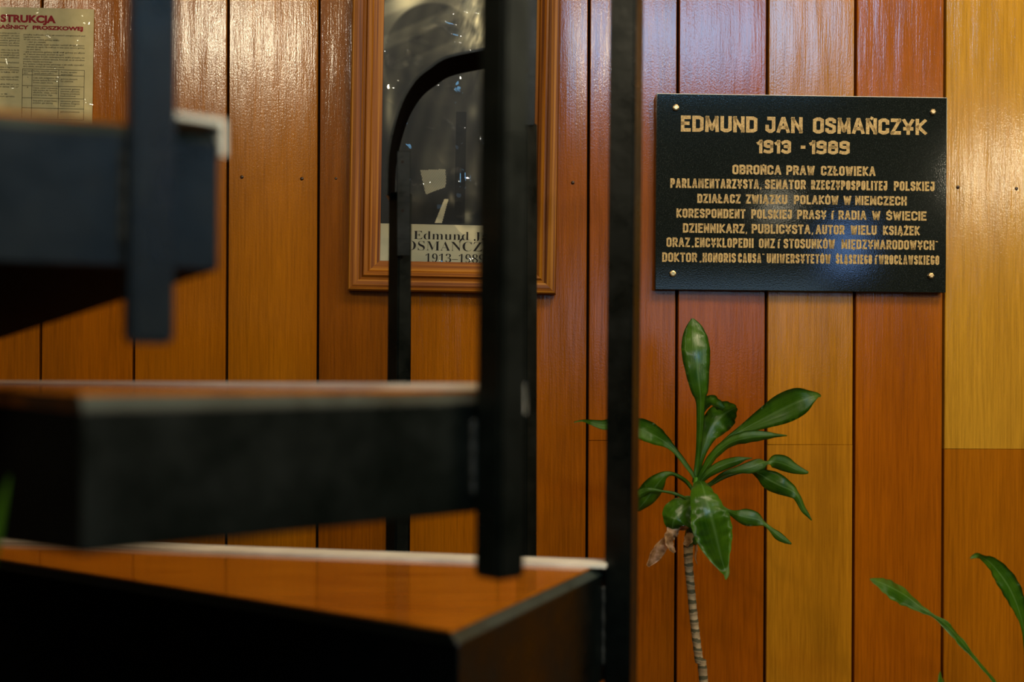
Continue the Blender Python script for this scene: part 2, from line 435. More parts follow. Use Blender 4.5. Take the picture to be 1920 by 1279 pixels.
def baluster(n, c, w, z0, z1, lean=0.0, twist=0.0):
    ang = math.atan2(n.y, n.x) + twist
    bm = bmesh.new()
    box(bm, (c.x, c.y, (z0 + z1) / 2), (w, w, z1 - z0), ang)
    for v in bm.verts:
        if v.co.z > (z0 + z1) / 2: v.co.x += lean
    bmesh.ops.bevel(bm, geom=list(bm.edges), offset=0.0025, segments=2, affect='EDGES')
    o = part('baluster', bm, m_steel, stair)
    return o
def weld(p0, p1, r):
    bm = bmesh.new()
    pts = [p0.lerp(p1, i / 24) for i in range(25)]
    tube(bm, pts, [r * (0.7 + 0.6 * random.random()) for _ in pts], 6)
    part('weld_seam', bm, m_weld, stair, True)
posts = [(1164, 0.030, -0.52, 1.15), (938, 0.0275, None, 1.15), (278, 0.0255, None, 1.15)]
for (B, F, z, H), (px, w, zb, zt) in zip(TREADS, posts):
    n, body = tread(B, F, z, H)
    d2 = (F - B); best = None
    for i in range(-40, 400):
        c = B + d2.normalized() * (i * 0.001) + Vector((n.x, n.y)) * (w / 2 + (0.0032 if px == 278 else 0.0005))
        e = abs(CX + FPX * c.x / c.y - px)
        if best is None or e < best[0]: best = (e, c)
    c = best[1]
    if zb is None: zb = z - H - 0.047
    baluster(n, c, w, EZ + zb, EZ + z + zt, 0.008, math.radians(6) if px == 278 else 0.0)
    s = c - Vector((n.x, n.y)) * (w / 2 - 0.001) + d2.normalized() * (w / 2 + 0.001)
    weld(Vector((s.x, s.y, EZ + z - 0.02)), Vector((s.x, s.y, EZ + z - H * 0.85)), 0.0022)

# railing hoop standing behind the treads
HD = 1.55
hoop = obj('railing_hoop', bmesh.new(), m_steel, stair); hoop.matrix_parent_inverse = Matrix()
def bar(p_top, p_bot, w, ang):
    bm = bmesh.new()
    R = Matrix.Rotation(ang, 3, 'Z')
    cs = [R @ Vector((sx * w / 2, sy * w / 2, 0)) for sx, sy in ((-1, -1), (1, -1), (1, 1), (-1, 1))]
    prism(bm, [p_bot + c for c in cs], [p_top + c for c in cs])
    bmesh.ops.bevel(bm, geom=list(bm.edges), offset=0.0018, segments=2, affect='EDGES')
    return bm
def at_floor(top, through):
    t = top.z / (top.z - through.z); return top + (through - top) * t
a0, a1 = P(751, 362, HD), P(744, 1040, HD); part('hoop_bar', bar(a0, at_floor(a0, a1), 0.0235, math.radians(45)), m_steel, hoop)
a0, a1 = P(988, 232, HD), P(987, 1050, HD); part('hoop_bar', bar(a0, at_floor(a0, a1), 0.0215, math.radians(45)), m_steel, hoop)
def plate(corners, d, th, holes):
    bm = bmesh.new()
    prism(bm, [P(x, y, d + th) for x, y in corners], [P(x, y, d) for x, y in corners])
    bmesh.ops.bevel(bm, geom=list(bm.edges), offset=0.0008, segments=1, affect='EDGES')
    o = part('hoop_plate', bm, m_steel, hoop)
    for x, y, r in holes:
        bm = bmesh.new(); c = P(x, y, d - 0.0004)
        bmesh.ops.create_circle(bm, cap_ends=True, segments=16, radius=r, matrix=Matrix.Translation(c) @ Matrix.Rotation(PI / 2, 4, 'X'))
        bmesh.ops.solidify(bm, geom=list(bm.faces), thickness=0.0006)
        h = part('bolt_hole', bm, m_gap, o)
plate([(744, 480), (769, 480), (770, 283), (744, 283)], HD - 0.020, 0.006, [(754.5, 303.5, 0.0018), (755, 395, 0.0018)])
plate([(972, 235), (1003, 235), (1009, -60), (974, -60)], HD - 0.022, 0.022, [(988, 133, 0.0026), (987.5, 9, 0.0022)])
# arch: flat bar bent from the left upright to the right plate
near = [(727, 366), (728, 320), (731, 281), (741, 235), (757, 188), (781, 150), (809, 127), (839, 109), (896, 96), (940, 88), (985, 82)]
D0, D1, TH = HD - 0.040, HD + 0.050, 0.0032
line = [P(x, y, D0) for x, y in catmull(near, 6)]
bm = bmesh.new(); prev = None
for q, p in enumerate(line):
    t = (line[min(q + 1, len(line) - 1)] - line[max(q - 1, 0)]).normalized()
    o = Vector((-t.z, 0, t.x)) * TH                            # outwards
    b = Vector((0, D1 - D0, 0))
    r_ = [bm.verts.new(v) for v in (p + o, p, p + b, p + o + b)]
    if prev:
        for e_ in range(4):
            f = bm.faces.new((prev[e_], prev[(e_ + 1) % 4], r_[(e_ + 1) % 4], r_[e_]))
            f.material_index = 1 if e_ == 1 else 0
    else: bm.faces.new(r_[::-1])
    prev = r_
bm.faces.new(prev)
part('hoop_arch', bm, [m_steel, m_raw], hoop)

# ------------------------------------------------------------------ lettering: a condensed chamfered alphabet drawn with a broad stroke
C_ = 0.16
def _o(x0, x1, y0, y1, c=C_):
    return [(x0 + c, y0), (x1 - c, y0), (x1, y0 + c * .6), (x1, y1 - c * .6), (x1 - c, y1), (x0 + c, y1), (x0, y1 - c * .6), (x0, y0 + c * .6), (x0 + c, y0)]
W = 0.44
G = {
 'A': (.52, [[(0, 0), (.26 - .03, 1), (.26 + .03, 1), (.52, 0)], [(.09, .30), (.43, .30)]]),
 'B': (W, [[(0, 0), (0, 1), (.32, 1), (W, .90), (W, .62), (.34, .53), (0, .53)], [(.34, .53), (W, .42), (W, .10), (.32, 0), (0, 0)]]),
 'C': (W, [[(W, .78), (W, .90), (.30, 1), (.14, 1), (0, .90), (0, .10), (.14, 0), (.30, 0), (W, .10), (W, .22)]]),
 'D': (W, [[(0, 0), (0, 1), (.30, 1), (W, .90), (W, .10), (.30, 0), (0, 0)]]),
 'E': (.36, [[(.36, 1), (0, 1), (0, 0), (.36, 0)], [(0, .53), (.29, .53)]]),
 'G': (W, [[(W, .86), (W, .90), (.30, 1), (.14, 1), (0, .90), (0, .10), (.14, 0), (.30, 0), (W, .10), (W, .42), (.26, .42)]]),
 'H': (W, [[(0, 0), (0, 1)], [(W, 0), (W, 1)], [(0, .52), (W, .52)]]),
 'I': (.0, [[(0, 0), (0, 1)]]),
 'i': (.06, [[(.02, 0), (.02, .62)], [(.0, .86), (.10, 1.05)]]),
 'J': (.36, [[(.10, 1), (.36, 1), (.36, .12), (.24, 0), (.12, 0), (0, .12), (0, .36)]]),
 'K': (.46, [[(0, 0), (0, 1)], [(.44, 1), (.06, .50), (.46, 0)]]),
 'L': (.34, [[(0, 1), (0, 0), (.34, 0)]]),
 'M': (.58, [[(0, 0), (.03, 1), (.29, .14), (.55, 1), (.58, 0)]]),
 'N': (W, [[(0, 0), (0, 1), (W, 0), (W, 1)]]),
 'O': (W, [[(.14, 0), (.30, 0), (W, .10), (W, .90), (.30, 1), (.14, 1), (0, .90), (0, .10), (.14, 0)]]),
 'P': (W, [[(0, 0), (0, 1), (.32, 1), (W, .90), (W, .54), (.32, .44), (0, .44)]]),
 'R': (W, [[(0, 0), (0, 1), (.32, 1), (W, .90), (W, .58), (.32, .48), (0, .48)], [(.22, .48), (W, 0)]]),
 'S': (.42, [[(.42, .84), (.42, .90), (.30, 1), (.12, 1), (0, .90), (0, .66), (.42, .40), (.42, .10), (.30, 0), (.12, 0), (0, .10), (0, .16)]]),
 'T': (.42, [[(0, 1), (.42, 1)], [(.21, 1), (.21, 0)]]),
 'U': (W, [[(0, 1), (0, .10), (.14, 0), (.30, 0), (W, .10), (W, 1)]]),
 'W': (.66, [[(0, 1), (.15, 0), (.33, .88), (.51, 0), (.66, 1)]]),
 'Y': (.48, [[(0, 1), (.24, .46), (.48, 1)], [(.24, .46), (.24, 0)], [(.04, .34), (.44, .34)]]),
 'Z': (.40, [[(0, 1), (.40, 1), (0, 0), (.40, 0)]]),
 '1': (.16, [[(0, .84), (.16, 1), (.16, 0)]]),
 '3': (W, [[(0, .90), (.14, 1), (.30, 1), (W, .90), (W, .62), (.34, .53), (.16, .53)], [(.34, .53), (W, .42), (W, .10), (.30, 0), (.14, 0), (0, .10)]]),
 '8': (W, [[(.12, .53), (.02, .62), (.02, .90), (.14, 1), (.30, 1), (.42, .90), (.42, .62), (.32, .53), (.12, .53)], [(.12, .53), (0, .42), (0, .10), (.14, 0), (.30, 0), (W, .10), (W, .42), (.32, .53)]]),
 '9': (W, [[(0, .06), (.14, 0), (.30, 0), (W, .10), (W, .90), (.30, 1), (.14, 1), (0, .90), (0, .62), (.12, .53), (W, .53)]]),
 '-': (.22, [[(0, .5), (.22, .5)]]),
 ',': (.02, [[(.05, .08), (-.03, -.22)]]),
 '„': (.14, [[(.05, .06), (.0, -.16)], [(.19, .06), (.14, -.16)]]),
 '”': (.14, [[(.02, 1.04), (.0, .90)], [(.14, 1.04), (.12, .90)]]),
 '“': (.14, [[(.03, 1.10), (.0, .94)], [(.15, 1.10), (.12, .94)]]),
}
def acc(base, extra): return (G[base][0], G[base][1] + extra)
G['Ń'] = acc('N', [[(.19, 1.02), (.27, 1.24)]]); G['Ó'] = acc('O', [[(.18, 1.10), (.26, 1.26)]]); G['Ś'] = acc('S', [[(.16, 1.10), (.26, 1.26)]])
G['Ż'] = acc('Z', [[(.20, 1.11), (.23, 1.24)]]); G['Ł'] = acc('L', [[(-.10, .40), (.18, .58)]])
G['Ą'] = acc('A', [[(.46, 0), (.44, -.14), (.52, -.16)]]); G['Ę'] = acc('E', [[(.30, 0), (.28, -.13), (.35, -.15)]])
THIN = {'„', '”', '“', ','}
def ribbon(bm, pts, t, y, zlo=None, zhi=None, ext=True):
    pts = [Vector(p) for p in pts]; n = len(pts)
    closed = (pts[0] - pts[-1]).length < 1e-7
    if not closed:                                            # part the stroke where it turns back sharply
        for i in range(1, n - 1):
            if (pts[i] - pts[i - 1]).normalized().dot((pts[i + 1] - pts[i]).normalized()) < -0.35:
                ribbon(bm, pts[:i + 1], t, y, zlo, zhi, ext); ribbon(bm, pts[i:], t, y, zlo, zhi, ext); return
        if ext:
            pts[0] = pts[0] + (pts[0] - pts[1]).normalized() * t / 2; pts[-1] = pts[-1] + (pts[-1] - pts[-2]).normalized() * t / 2
    L, R = [], []
    for i in range(n):
        if closed: pa, pb = pts[(i - 1) if i else n - 2], pts[(i + 1) if i < n - 1 else 1]
        else: pa, pb = (pts[i - 1] if i else None), (pts[i + 1] if i < n - 1 else None)
        d0 = (pts[i] - pa).normalized() if pa is not None else None
        d1 = (pb - pts[i]).normalized() if pb is not None else None
        if d0 is None: d0 = d1
        if d1 is None: d1 = d0
        m = (d0 + d1).normalized()
        nn = Vector((-m.y, m.x)); cs = max(nn.dot(Vector((-d1.y, d1.x))), 0.5)
        o = nn * (t / 2 / cs); L.append(pts[i] + o); R.append(pts[i] - o)
    if zlo is not None:
        for p in L + R: p.y = min(max(p.y, zlo), zhi)
    vl = [bm.verts.new((p.x, y, p.y)) for p in L]; vr = [bm.verts.new((p.x, y, p.y)) for p in R]
    for i in range(n - 1):
        bm.faces.new((vl[i], vr[i], vr[i + 1], vl[i + 1]))
def word(bm, txt, x0, x1, yb, h, t, y):
    """word fitted between x0 and x1 on base line yb, cap height h, stroke t"""
    s = t; ws = [G[c][0] * h for c in txt]; gap = 0.15 * h
    nat = sum(ws); n = len(txt)
    room = (x1 - x0) - n * s - (n - 1) * gap * 0.62
    kx = room / nat if nat > 0 else 1.0
    x = x0
    for c, wd in zip(txt, ws):
        for pl in G[c][1]:
            tt = t * (0.6 if c in THIN else 1.0)
            if len(pl) == 2 and (pl[0][1] > 1.0 or pl[1][1] > 1.03): tt = t * 0.8
            mark = c in ',„”“' or any(p[1] > 1.0 or p[1] < 0 for p in pl)
            ribbon(bm, [(x + s / 2 + px * h * kx, yb + s / 2 + py * (h - s)) for px, py in pl], tt, y, None if mark else yb, None if mark else yb + h, not mark)
        x += wd * kx + s + gap * 0.62

# ------------------------------------------------------------------ granite plaque
PT = 0.016
cor = [PW(x, y, PT) for x, y in ((1230.5, 174.5), (1776, 183), (1773, 549), (1228.5, 543.5))]
cu = sum(c[0] for c in cor) / 4; cv = sum(c[1] for c in cor) / 4
pw_ = (math.dist(cor[0], cor[1]) + math.dist(cor[2], cor[3])) / 2; ph_ = (math.dist(cor[1], cor[2]) + math.dist(cor[0], cor[3])) / 2
tilt = (math.atan2(cor[1][1] - cor[0][1], cor[1][0] - cor[0][0]) + math.atan2(cor[2][1] - cor[3][1], cor[2][0] - cor[3][0])) / 2
PM = WM @ Matrix.Translation((cu, 0, cv)) @ Matrix.Rotation(-tilt, 4, 'Y')
plaque = thing('memorial_plaque', 'black granite memorial plaque with gold lettering screwed to the panelling above the plant', 'plaque', matrix=PM)
def pl(name, bm, m, parent=plaque, smooth=False):
    o = obj(name, bm, m, parent, smooth); o.matrix_parent_inverse = Matrix(); return o
bm = bmesh.new(); box(bm, (0, -PT / 2 - 0.0018, 0), (pw_, PT - 0.002, ph_)); bevel(bm, 0.0012, 2); pl('slab', bm, m_granite)
PXM = pw_ / 545.2
XC, YC = 1502.0, 362.5
def lx(px): return (px - XC) * PXM
def lz(py): return (YC - py) * PXM
def zx(v): return 1200 + v / 3.2
LINES = [
 (221.0, 251.0, 6.6, [('EDMUND', 240, 697), ('JAN', 745, 968), ('OSMAŃCZYK', 1030, 1715)]),
 (264.0, 289.5, 6.0, [('1913', 695, 900), ('-', 958, 986), ('1989', 1010, 1252)]),
 (311.0, 329.0, 3.9, [('OBROŃCA', 550, 842), ('PRAW', 873, 1043), ('CZŁOWIEKA', 1080, 1408)]),
 (337.8, 355.6, 3.7, [('PARLAMENTARZYSTA,', 180, 727), ('SENATOR', 745, 990), ('RZECZYPOSPOLITEJ', 1022, 1480), ('POLSKIEJ', 1520, 1765)]),
 (366.0, 383.2, 3.7, [('DZIAŁACZ', 342, 600), ('ZWIĄZKU', 632, 880), ('POLAKÓW', 920, 1187), ('W', 1217, 1264), ('NIEMCZECH', 1288, 1598)]),
 (393.6, 410.9, 3.6, [('KORESPONDENT', 218, 630), ('POLSKIEJ', 665, 908), ('PRASY', 940, 1115), ('i', 1143, 1162), ('RADIA', 1188, 1355), ('W', 1390, 1440), ('ŚWIECIE', 1475, 1718)]),
 (421.0, 438.6, 3.6, [('DZIENNIKARZ,', 257, 643), ('PUBLICYSTA,', 668, 1038), ('AUTOR', 1052, 1225), ('WIELU', 1262, 1418), ('KSIĄŻEK', 1457, 1678)]),
 (447.6, 465.4, 3.5, [('ORAZ', 160, 300), ('„ENCYKLOPEDII', 308, 680), ('ONZ', 712, 808), ('i', 822, 841), ('STOSUNKÓW', 860, 1168), ('MIĘDZYNARODOWYCH”', 1207, 1790)]),
 (475.6, 493.2, 3.4, [('DOKTOR', 135, 343), ('„HONORIS', 355, 575), ('CAUSA“', 588, 747), ('UNIWERSYTETÓW', 760, 1143), ('ŚLĄSKIEGO', 1175, 1392), ('i', 1406, 1425), ('WROCŁAWSKIEGO', 1433, 1797)]),
]
for yt, yb, st, ws in LINES:
    bm = bmesh.new()
    for txt, a, b in ws:
        word(bm, txt, lx(zx(a)), lx(zx(b)), lz(yb), (yb - yt) * PXM, st * PXM, -PT - 0.0012)
    o = pl('inscription_line', bm, m_gold)
for x, y in ((1265, 204), (1746.5, 211.5), (1262, 512), (1745.5, 517)):
    yy = y - 0.0134 * (x - XC)
    bm = bmesh.new()
    lathe(bm, [(0.0052, 0.0), (0.0056, 0.0035), (0.0050, 0.0062), (0.0032, 0.0070)], 6 if x > 1700 else 20)
    for v in bm.verts: v.co = Vector((v.co.x + lx(x), -PT - v.co.z + 0.001, v.co.y + lz(yy)))
    pl('screw', bm, m_brass, smooth=False)

# ------------------------------------------------------------------ text set with the built-in typeface
def text_mesh(body, bold=0.0):
    cu_ = bpy.data.curves.new('t', 'FONT'); cu_.body = body; cu_.size = 1.0; cu_.offset = bold; cu_.fill_mode = 'FRONT'; cu_.resolution_u = 3
    cu_.dimensions = '2D'
    o = bpy.data.objects.new('t', cu_); COL.objects.link(o)
    dg = bpy.context.evaluated_depsgraph_get()
    me = bpy.data.meshes.new_from_object(o.evaluated_get(dg))
    bpy.data.objects.remove(o); bpy.data.curves.remove(cu_)
    return me
def fit_text(bm, body, x0, x1, z0, z1, y, bold=0.0, zref=None):
    """text squeezed into the box x0..x1, z0..z1 (z of the base line and of the capitals)"""
    me = text_mesh(body, bold)
    cap = 0.729
    xs = [v.co.x for v in me.vertices]
    if not xs: return
    a, b = min(xs), max(xs)
    kx = (x1 - x0) / (b - a); kz = (z1 - z0) / cap
    vs = [bm.verts.new((x0 + (v.co.x - a) * kx, y, z0 + v.co.y * kz)) for v in me.vertices]
    for p in me.polygons:
        try: bm.faces.new([vs[i] for i in p.vertices])
        except ValueError: pass
    bpy.data.meshes.remove(me)

# ------------------------------------------------------------------ framed portrait
FT = 0.022
c0 = [PW(x, y, FT) for x, y in ((651, 544), (1042.5, 551.5))]
f_t = math.atan2(c0[1][1] - c0[0][1], c0[1][0] - c0[0][0])
FW = math.dist(c0[0], c0[1]); FH = 0.60
FM = WM @ Matrix.Translation((c0[0][0], 0, c0[0][1])) @ Matrix.Rotation(-f_t, 4, 'Y')
frame = thing('framed_portrait', 'portrait photograph in a stepped pine frame hanging behind the staircase', 'picture', matrix=FM)
FPM = FW / 391.6
def fx(px): return (px - 651) * FPM
def fz(py): return (544 - py) * FPM          # measured at the left edge
def fp(name, bm, m, parent=frame, smooth=False):
    o = obj(name, bm, m, parent, smooth); o.matrix_parent_inverse = Matrix(); return o
prof = [(0, -0.002), (0, -0.017), (0.0025, -0.021), (0.010, -0.022), (0.0185, -0.0195), (0.0195, -0.0145), (0.0235, -0.0150), (0.0265, -0.0185),
        (0.0335, -0.0150), (0.036, -0.0105), (0.044, -0.0075), (0.0505, -0.0055), (0.0525, -0.0050), (0.0525, -0.002)]
crn = [(0, 0), (FW, 0), (FW, FH), (0, FH)]
ins = [(1, 1), (-1, 1), (-1, -1), (1, -1)]
for i in range(4):
    j = (i + 1) % 4; bm = bmesh.new(); rings = []
    for q in (i, j):
        rings.append([bm.verts.new((crn[q][0] + ins[q][0] * s, y, crn[q][1] + ins[q][1] * s)) for s, y in prof])
    m_ = len(prof)
    for q in range(m_): bm.faces.new((rings[0][q], rings[0][(q + 1) % m_], rings[1][(q + 1) % m_], rings[1][q]))
    bm.faces.new(rings[0][::-1]); bm.faces.new(rings[1])
    fp('frame_moulding', bm, m_pine_h if i % 2 == 0 else m_pine_v)
# the print: tones of a black and white picture, plus a painted-in reflection
ix0, ix1, iz0, iz1 = 0.050, FW - 0.050, 0.050, FH - 0.050
cz = fz(415)
def sst(a, b, x):
    t = min(max((x - a) / (b - a), 0), 1); return t * t * (3 - 2 * t)
from mathutils import noise as mnoise
def nz2(p): return mnoise.noise(Vector(p)) + 0.5 * mnoise.noise(Vector(p) * 2.1)
def tone(px, py):
    v = 30.0
    dd = math.hypot((px - 803) / 92, (py - 100) / 104)
    if py < 330: v = 30 + 26 * (1 - sst(30, 330, py)) + 8 * math.sin(px * .19 + py * .05) * .5
    out = sst(0.97, 1.05, dd) * (1 - sst(60, 200, py))
    v = v * (1 - out) + (78 + 70 * math.exp(-(((px - 755) / 32) ** 2 + ((py + 5) / 30) ** 2))) * out
    hair = math.exp(-(((px - 885) / 34) ** 2 + ((py - 45) / 62) ** 2))
    v += 105 * hair * (0.55 + 0.6 * nz2((px * .10 + py * .035, py * .022 - px * .03, 0)))
    v += 18 * (sst(-.2, .8, math.sin((px + py * 2.2) * .045))) * (1 - sst(90, 130, py))
    for (x, y, sx, sy, a) in ((722, 205, 8, 40, 55), (735, 245, 7, 40, 45), (815, 300, 45, 35, 34), (800, 385, 16, 18, -18), (880, 340, 18, 60, 26),
                              (780, 360, 22, 25, 26), (835, 235, 40, 40, 14), (720, 330, 22, 70, -8), (873, 400, 9, 12, 70), (850, 372, 13, 9, 34),
                              (842, 362, 5, 9, 40), (790, 100, 50, 14, -10), (770, 60, 40, 8, -10), (880, 200, 12, 16, 30), (925, 250, 30, 90, 30)):
        v += a * math.exp(-(((px - x) / sx) ** 2 + ((py - y) / sy) ** 2))
    if math.hypot(px - 856, (py - 375) * 1.2) < 6: v -= 35
    if 849 < px < 868 and 200 < py < 412: v *= 0.62  # dark vertical reflection painted into the print's tones
    # pale folded cloth in the breast pocket, and a collar point
    a = 782 + (py - 312) * .25; b = 832 - abs(py - 330) * .12
    if 312 - (px - 790) * .06 < py < 358 - (px - 795) * .40 and a < px < b:
        v = 104 + 26 * math.sin(px * 1.9 - py * 1.1)
    if 366 < py < 412 and abs(px - (833 - (py - 366) * .32)) < 4 + (py - 366) * .06: v = 128
    v += 7 * nz2((px * .03, py * .014, 3.0))
    return max((v - 20) * 1.28, 5)
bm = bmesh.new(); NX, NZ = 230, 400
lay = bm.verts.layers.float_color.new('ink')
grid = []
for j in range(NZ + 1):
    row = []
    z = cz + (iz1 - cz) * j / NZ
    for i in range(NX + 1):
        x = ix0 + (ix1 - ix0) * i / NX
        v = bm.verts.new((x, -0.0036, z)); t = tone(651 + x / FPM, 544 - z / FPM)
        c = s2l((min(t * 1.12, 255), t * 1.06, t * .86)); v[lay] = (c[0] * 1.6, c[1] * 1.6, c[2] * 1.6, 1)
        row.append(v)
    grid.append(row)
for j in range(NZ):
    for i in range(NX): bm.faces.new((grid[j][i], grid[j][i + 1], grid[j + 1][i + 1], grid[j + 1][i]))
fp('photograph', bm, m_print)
bm = bmesh.new(); box(bm, ((ix0 + ix1) / 2, -0.003, (iz0 + cz) / 2), (ix1 - ix0, 0.0016, cz - iz0)); card = fp('caption_card', bm, m_card)
MB = lambda s: ''.join(chr(0x1D400 + ord(c) - 65) if 'A' <= c <= 'Z' else chr(0x1D41A + ord(c) - 97) if 'a' <= c <= 'z' else chr(0x1D7CE + ord(c) - 48) if c.isdigit() else c for c in s)
bm = bmesh.new(); yk = -0.0042
fit_text(bm, MB('Edmund Jan'), fx(772), fx(930), fz(445 - 1.5), fz(428 - 1.5), yk, -0.013)
fit_text(bm, MB('OSMANCZYK'), fx(757), fx(944), fz(466 - 1.5), fz(447 - 1.5), yk, -0.013)
for q in (0,): poly(bm, [(fx(858), yk, fz(446.5)), (fx(861), yk, fz(446.5)), (fx(866), yk, fz(440.5)), (fx(862), yk, fz(440.5))])
fit_text(bm, MB('1913') + '–' + MB('1989'), fx(795), fx(907), fz(488 - 1.5), fz(471 - 1.5), yk, -0.013)
fp('caption_text', bm, m_ink, card)
bm = bmesh.new(); poly(bm, [(ix0, -0.0050, iz0), (ix1, -0.0050, iz0), (ix1, -0.0050, iz1), (ix0, -0.0050, iz1)]); fp('clear_cover', bm, m_glass)
bm = bmesh.new(); box(bm, (FW / 2, -0.0012, FH / 2), (FW - 0.02, 0.0016, FH - 0.02)); fp('backing_board', bm, m_card)

# ------------------------------------------------------------------ fire extinguisher instruction sheet
s0, s1 = PW(0, 12.5, 0.004), PW(176, 17, 0.004)
s_t = math.atan2(s1[1] - s0[1], s1[0] - s0[0])
SM = WM @ Matrix.Translation((s1[0], 0, s1[1])) @ Matrix.Rotation(-s_t, 4, 'Y')   # origin: top right corner
SP = math.dist(s0, s1) / 176.0
sheet = thing('instruction_sheet', 'laminated cream instruction sheet with red heading on the panelling at far left', 'sign', matrix=SM)
def sx(px): return (px - 176) * SP
def sz(py, px=176): return (17 - (py + (176 - px) * 0.0256)) * SP
def shp(name, bm, m, parent=sheet):
    o = obj(name, bm, m, parent); o.matrix_parent_inverse = Matrix(); return o
SX0, SH = sx(-96), 0.355
bm = bmesh.new(); box(bm, (SX0 / 2, -0.0028, -SH / 2), (-SX0, 0.0008, SH)); shp('paper', bm, m_paper)
bm = bmesh.new()
fit_text(bm, 'STRUKCJA', sx(1), sx(105), sz(43, 105), sz(29.5, 105), -0.0034, 0.052)
fit_text(bm, 'IN', sx(-27), sx(-3), sz(43, 105), sz(29.5, 105), -0.0034, 0.052)
fit_text(bm, 'PROSZKOWEJ', sx(61.5), sx(156), sz(57.5, 156), sz(50.5, 156), -0.0034, 0.052)
fit_text(bm, 'GAŚNICY', sx(-9), sx(54), sz(57.5, 156), sz(50.5, 156), -0.0034, 0.052)
fit_text(bm, 'OBSŁUGI', sx(-76), sx(-16), sz(57.5, 156), sz(50.5, 156), -0.0034, 0.052)
shp('heading', bm, m_red)
right_col = ['powyżej możliwości zaleca się urządzeń energetycznych pod', 'napięciem prądu.', 'W celu uruchomienia gaśnicy należy:', '– zdjąć ją z wieszaka,',
  '– zerwać plombę, wyjąć zawleczkę i nacisnąć dźwignię zaworu', 'kierując do ognia i ile możliwe w inne ostre zawory gaśnicy', 'na sieci dymu.',
  '– gdy prądownica gaśnicy bądź wąż gaśnicy po użyciu', 'ok. 3 sekund skierować strumień na ogień.', '– jak wszystkie środki niebezpieczne także proszku nie',
  'stwarza niebezpieczeństwa zatrucia. Również nie są szkodliwe', 'produkty rozpadu termicznego.', 'Przy ustalaniu rodzaju sprzętu gaśniczego w jaki należy wyposażyć', 'dany obiekt, stosuje się następujące zasady:']
ind = [0, 0, 0, 6, 6, 6, 6, 0, 0, 0, 0, 0, 0, 0]
wid = [115, 32, 67, 36, 108, 109, 27, 115, 77, 115, 115, 55, 114, 78]
bm = bmesh.new()
for q, (t_, i_, w_) in enumerate(zip(right_col, ind, wid)):
    y = 68.5 + q * 4.62
    fit_text(bm, t_, sx(45 + i_), sx(45 + min(i_ + w_, 115)), sz(y + 1.2), sz(y - 1.9), -0.0034, 0.004)
left_col = ['Podręczny sprzęt gaśniczy należy utrzymywać w pełnej sprawności, o', 'ciągłej gotowości do użycia i poddawać przeglądom – po czym', 'wyniki badań wpisać do książki. Gaśnice na stałe muszą',
            'mieć plombę oraz kontrolkę. Każdy z pracowników, gaśnicę od', 'wieszaka zdejmie sprawnie. Po każdym gaszeniu i po użyciu', 'należy sprzęt oddać do ponownego napełnienia i ładowania', '',
            'Na podstawie rozporządzenia z dnia 3 listopada 1992 r. Dz. U. Nr 92', 'sprzęt powinien być rozmieszczony w widoczny sposób', 'w miejscach łatwo dostępnych oraz, w zależności od',
            'zagrożenia, ilości substancji palnych i innych wielkości', '', 'Rodzaj sprzętu dobiera się do środka gaśniczego eksploatacji', '', 'Jedna jednostka masy środka gaśniczego zgodnie z regulaminem',
            'zawartego w gaśnicach lub innych urządzeniach powinna', 'przypadać w strefie zagrożenia ludzi – na każde 100 m²', '', 'oraz w strefach pożarowych o obciążeniu ogniowym od 500',
            'w budynkach niskich i o innym zagrożeniu wybuchem,', '', 'a także w obiektach produkcyjnych na każde 300 m² i ich', 'zgodnie z zasadami ochrony na każde dalsze 300 m²']
for q, t_ in enumerate(left_col):
    if t_: fit_text(bm, t_, sx(-78), sx(37), sz(66.5 + q * 4.62 + 1.2), sz(66.5 + q * 4.62 - 1.9), -0.0034, 0.004)
for q, t_ in enumerate(['Zakład usługowy, ulica nr 46', 'Biuro techniczne i magazyn sprzętu']):
    fit_text(bm, t_, sx(-50), sx((16, 30)[q]), sz(182 + q * 4.2 + 1.2), sz(182 + q * 4.2 - 1.9), -0.0034, 0.004)
cells = [(46, 62, 137, ['Grupa', 'pożarów']), (64, 110, 137, ['Rodzaj materiału palnego', 'i sposób palenia pożaru']), (116, 146, 138, ['Rodzaj sprzętu', 'gaśniczego']),
         (53, 55, 149, ['A']), (64, 110, 150, ['Ciała stałe zwęglające się', 'proces spalania żarowego', 'drewno, papier, tkaniny']), (116, 147, 151, ['gaśnice płynowe', 'lub pianowe']),
         (53, 55, 168, ['B']), (64, 110, 169, ['Ciecze palne i substancje', 'stałe topiące się: benzyna,', 'alkohole, oleje, smoły', 'stearyna itp.']), (116, 152, 170, ['zamiennie gaśnice', 'pianowe, płynowe,', 'śniegowe proszkowe', 'halonowe']),
         (64, 110, 193, ['Gazy palne: propan-butan,', 'acetylen, gaz ziemny']), (116, 152, 193, ['zamiennie gaśnice', 'proszkowe, śniegowe', 'halonowe']), (116, 152, 213, ['gaśnice proszkowe'])]
for x0, x1, y, ls in cells:
    for q, t_ in enumerate(ls):
        yy = y + q * 4.4
        fit_text(bm, t_, sx(x0), sx(x1 - (8 if q == len(ls) - 1 and len(ls) > 1 else 0)), sz(yy + 1.2), sz(yy - 1.9), -0.0034, 0.004)
shp('body_text', bm, m_grey_ink)
bm = bmesh.new()
def rule(x0, y0, x1, y1, w=0.8):
    box(bm, ((sx(x0) + sx(x1)) / 2, -0.0034, (sz(y0) + sz(y1)) / 2), (max(abs(sx(x1) - sx(x0)), w * SP), 0.0001, max(abs(sz(y0) - sz(y1)), w * SP)))
for y in (133.5, 144.5, 165, 188, 207, 228): rule(44, y, 160, y)
for x in (44, 62, 112, 160): rule(x, 133.5, x, 228)
shp('table_rules', bm, m_grey_ink)
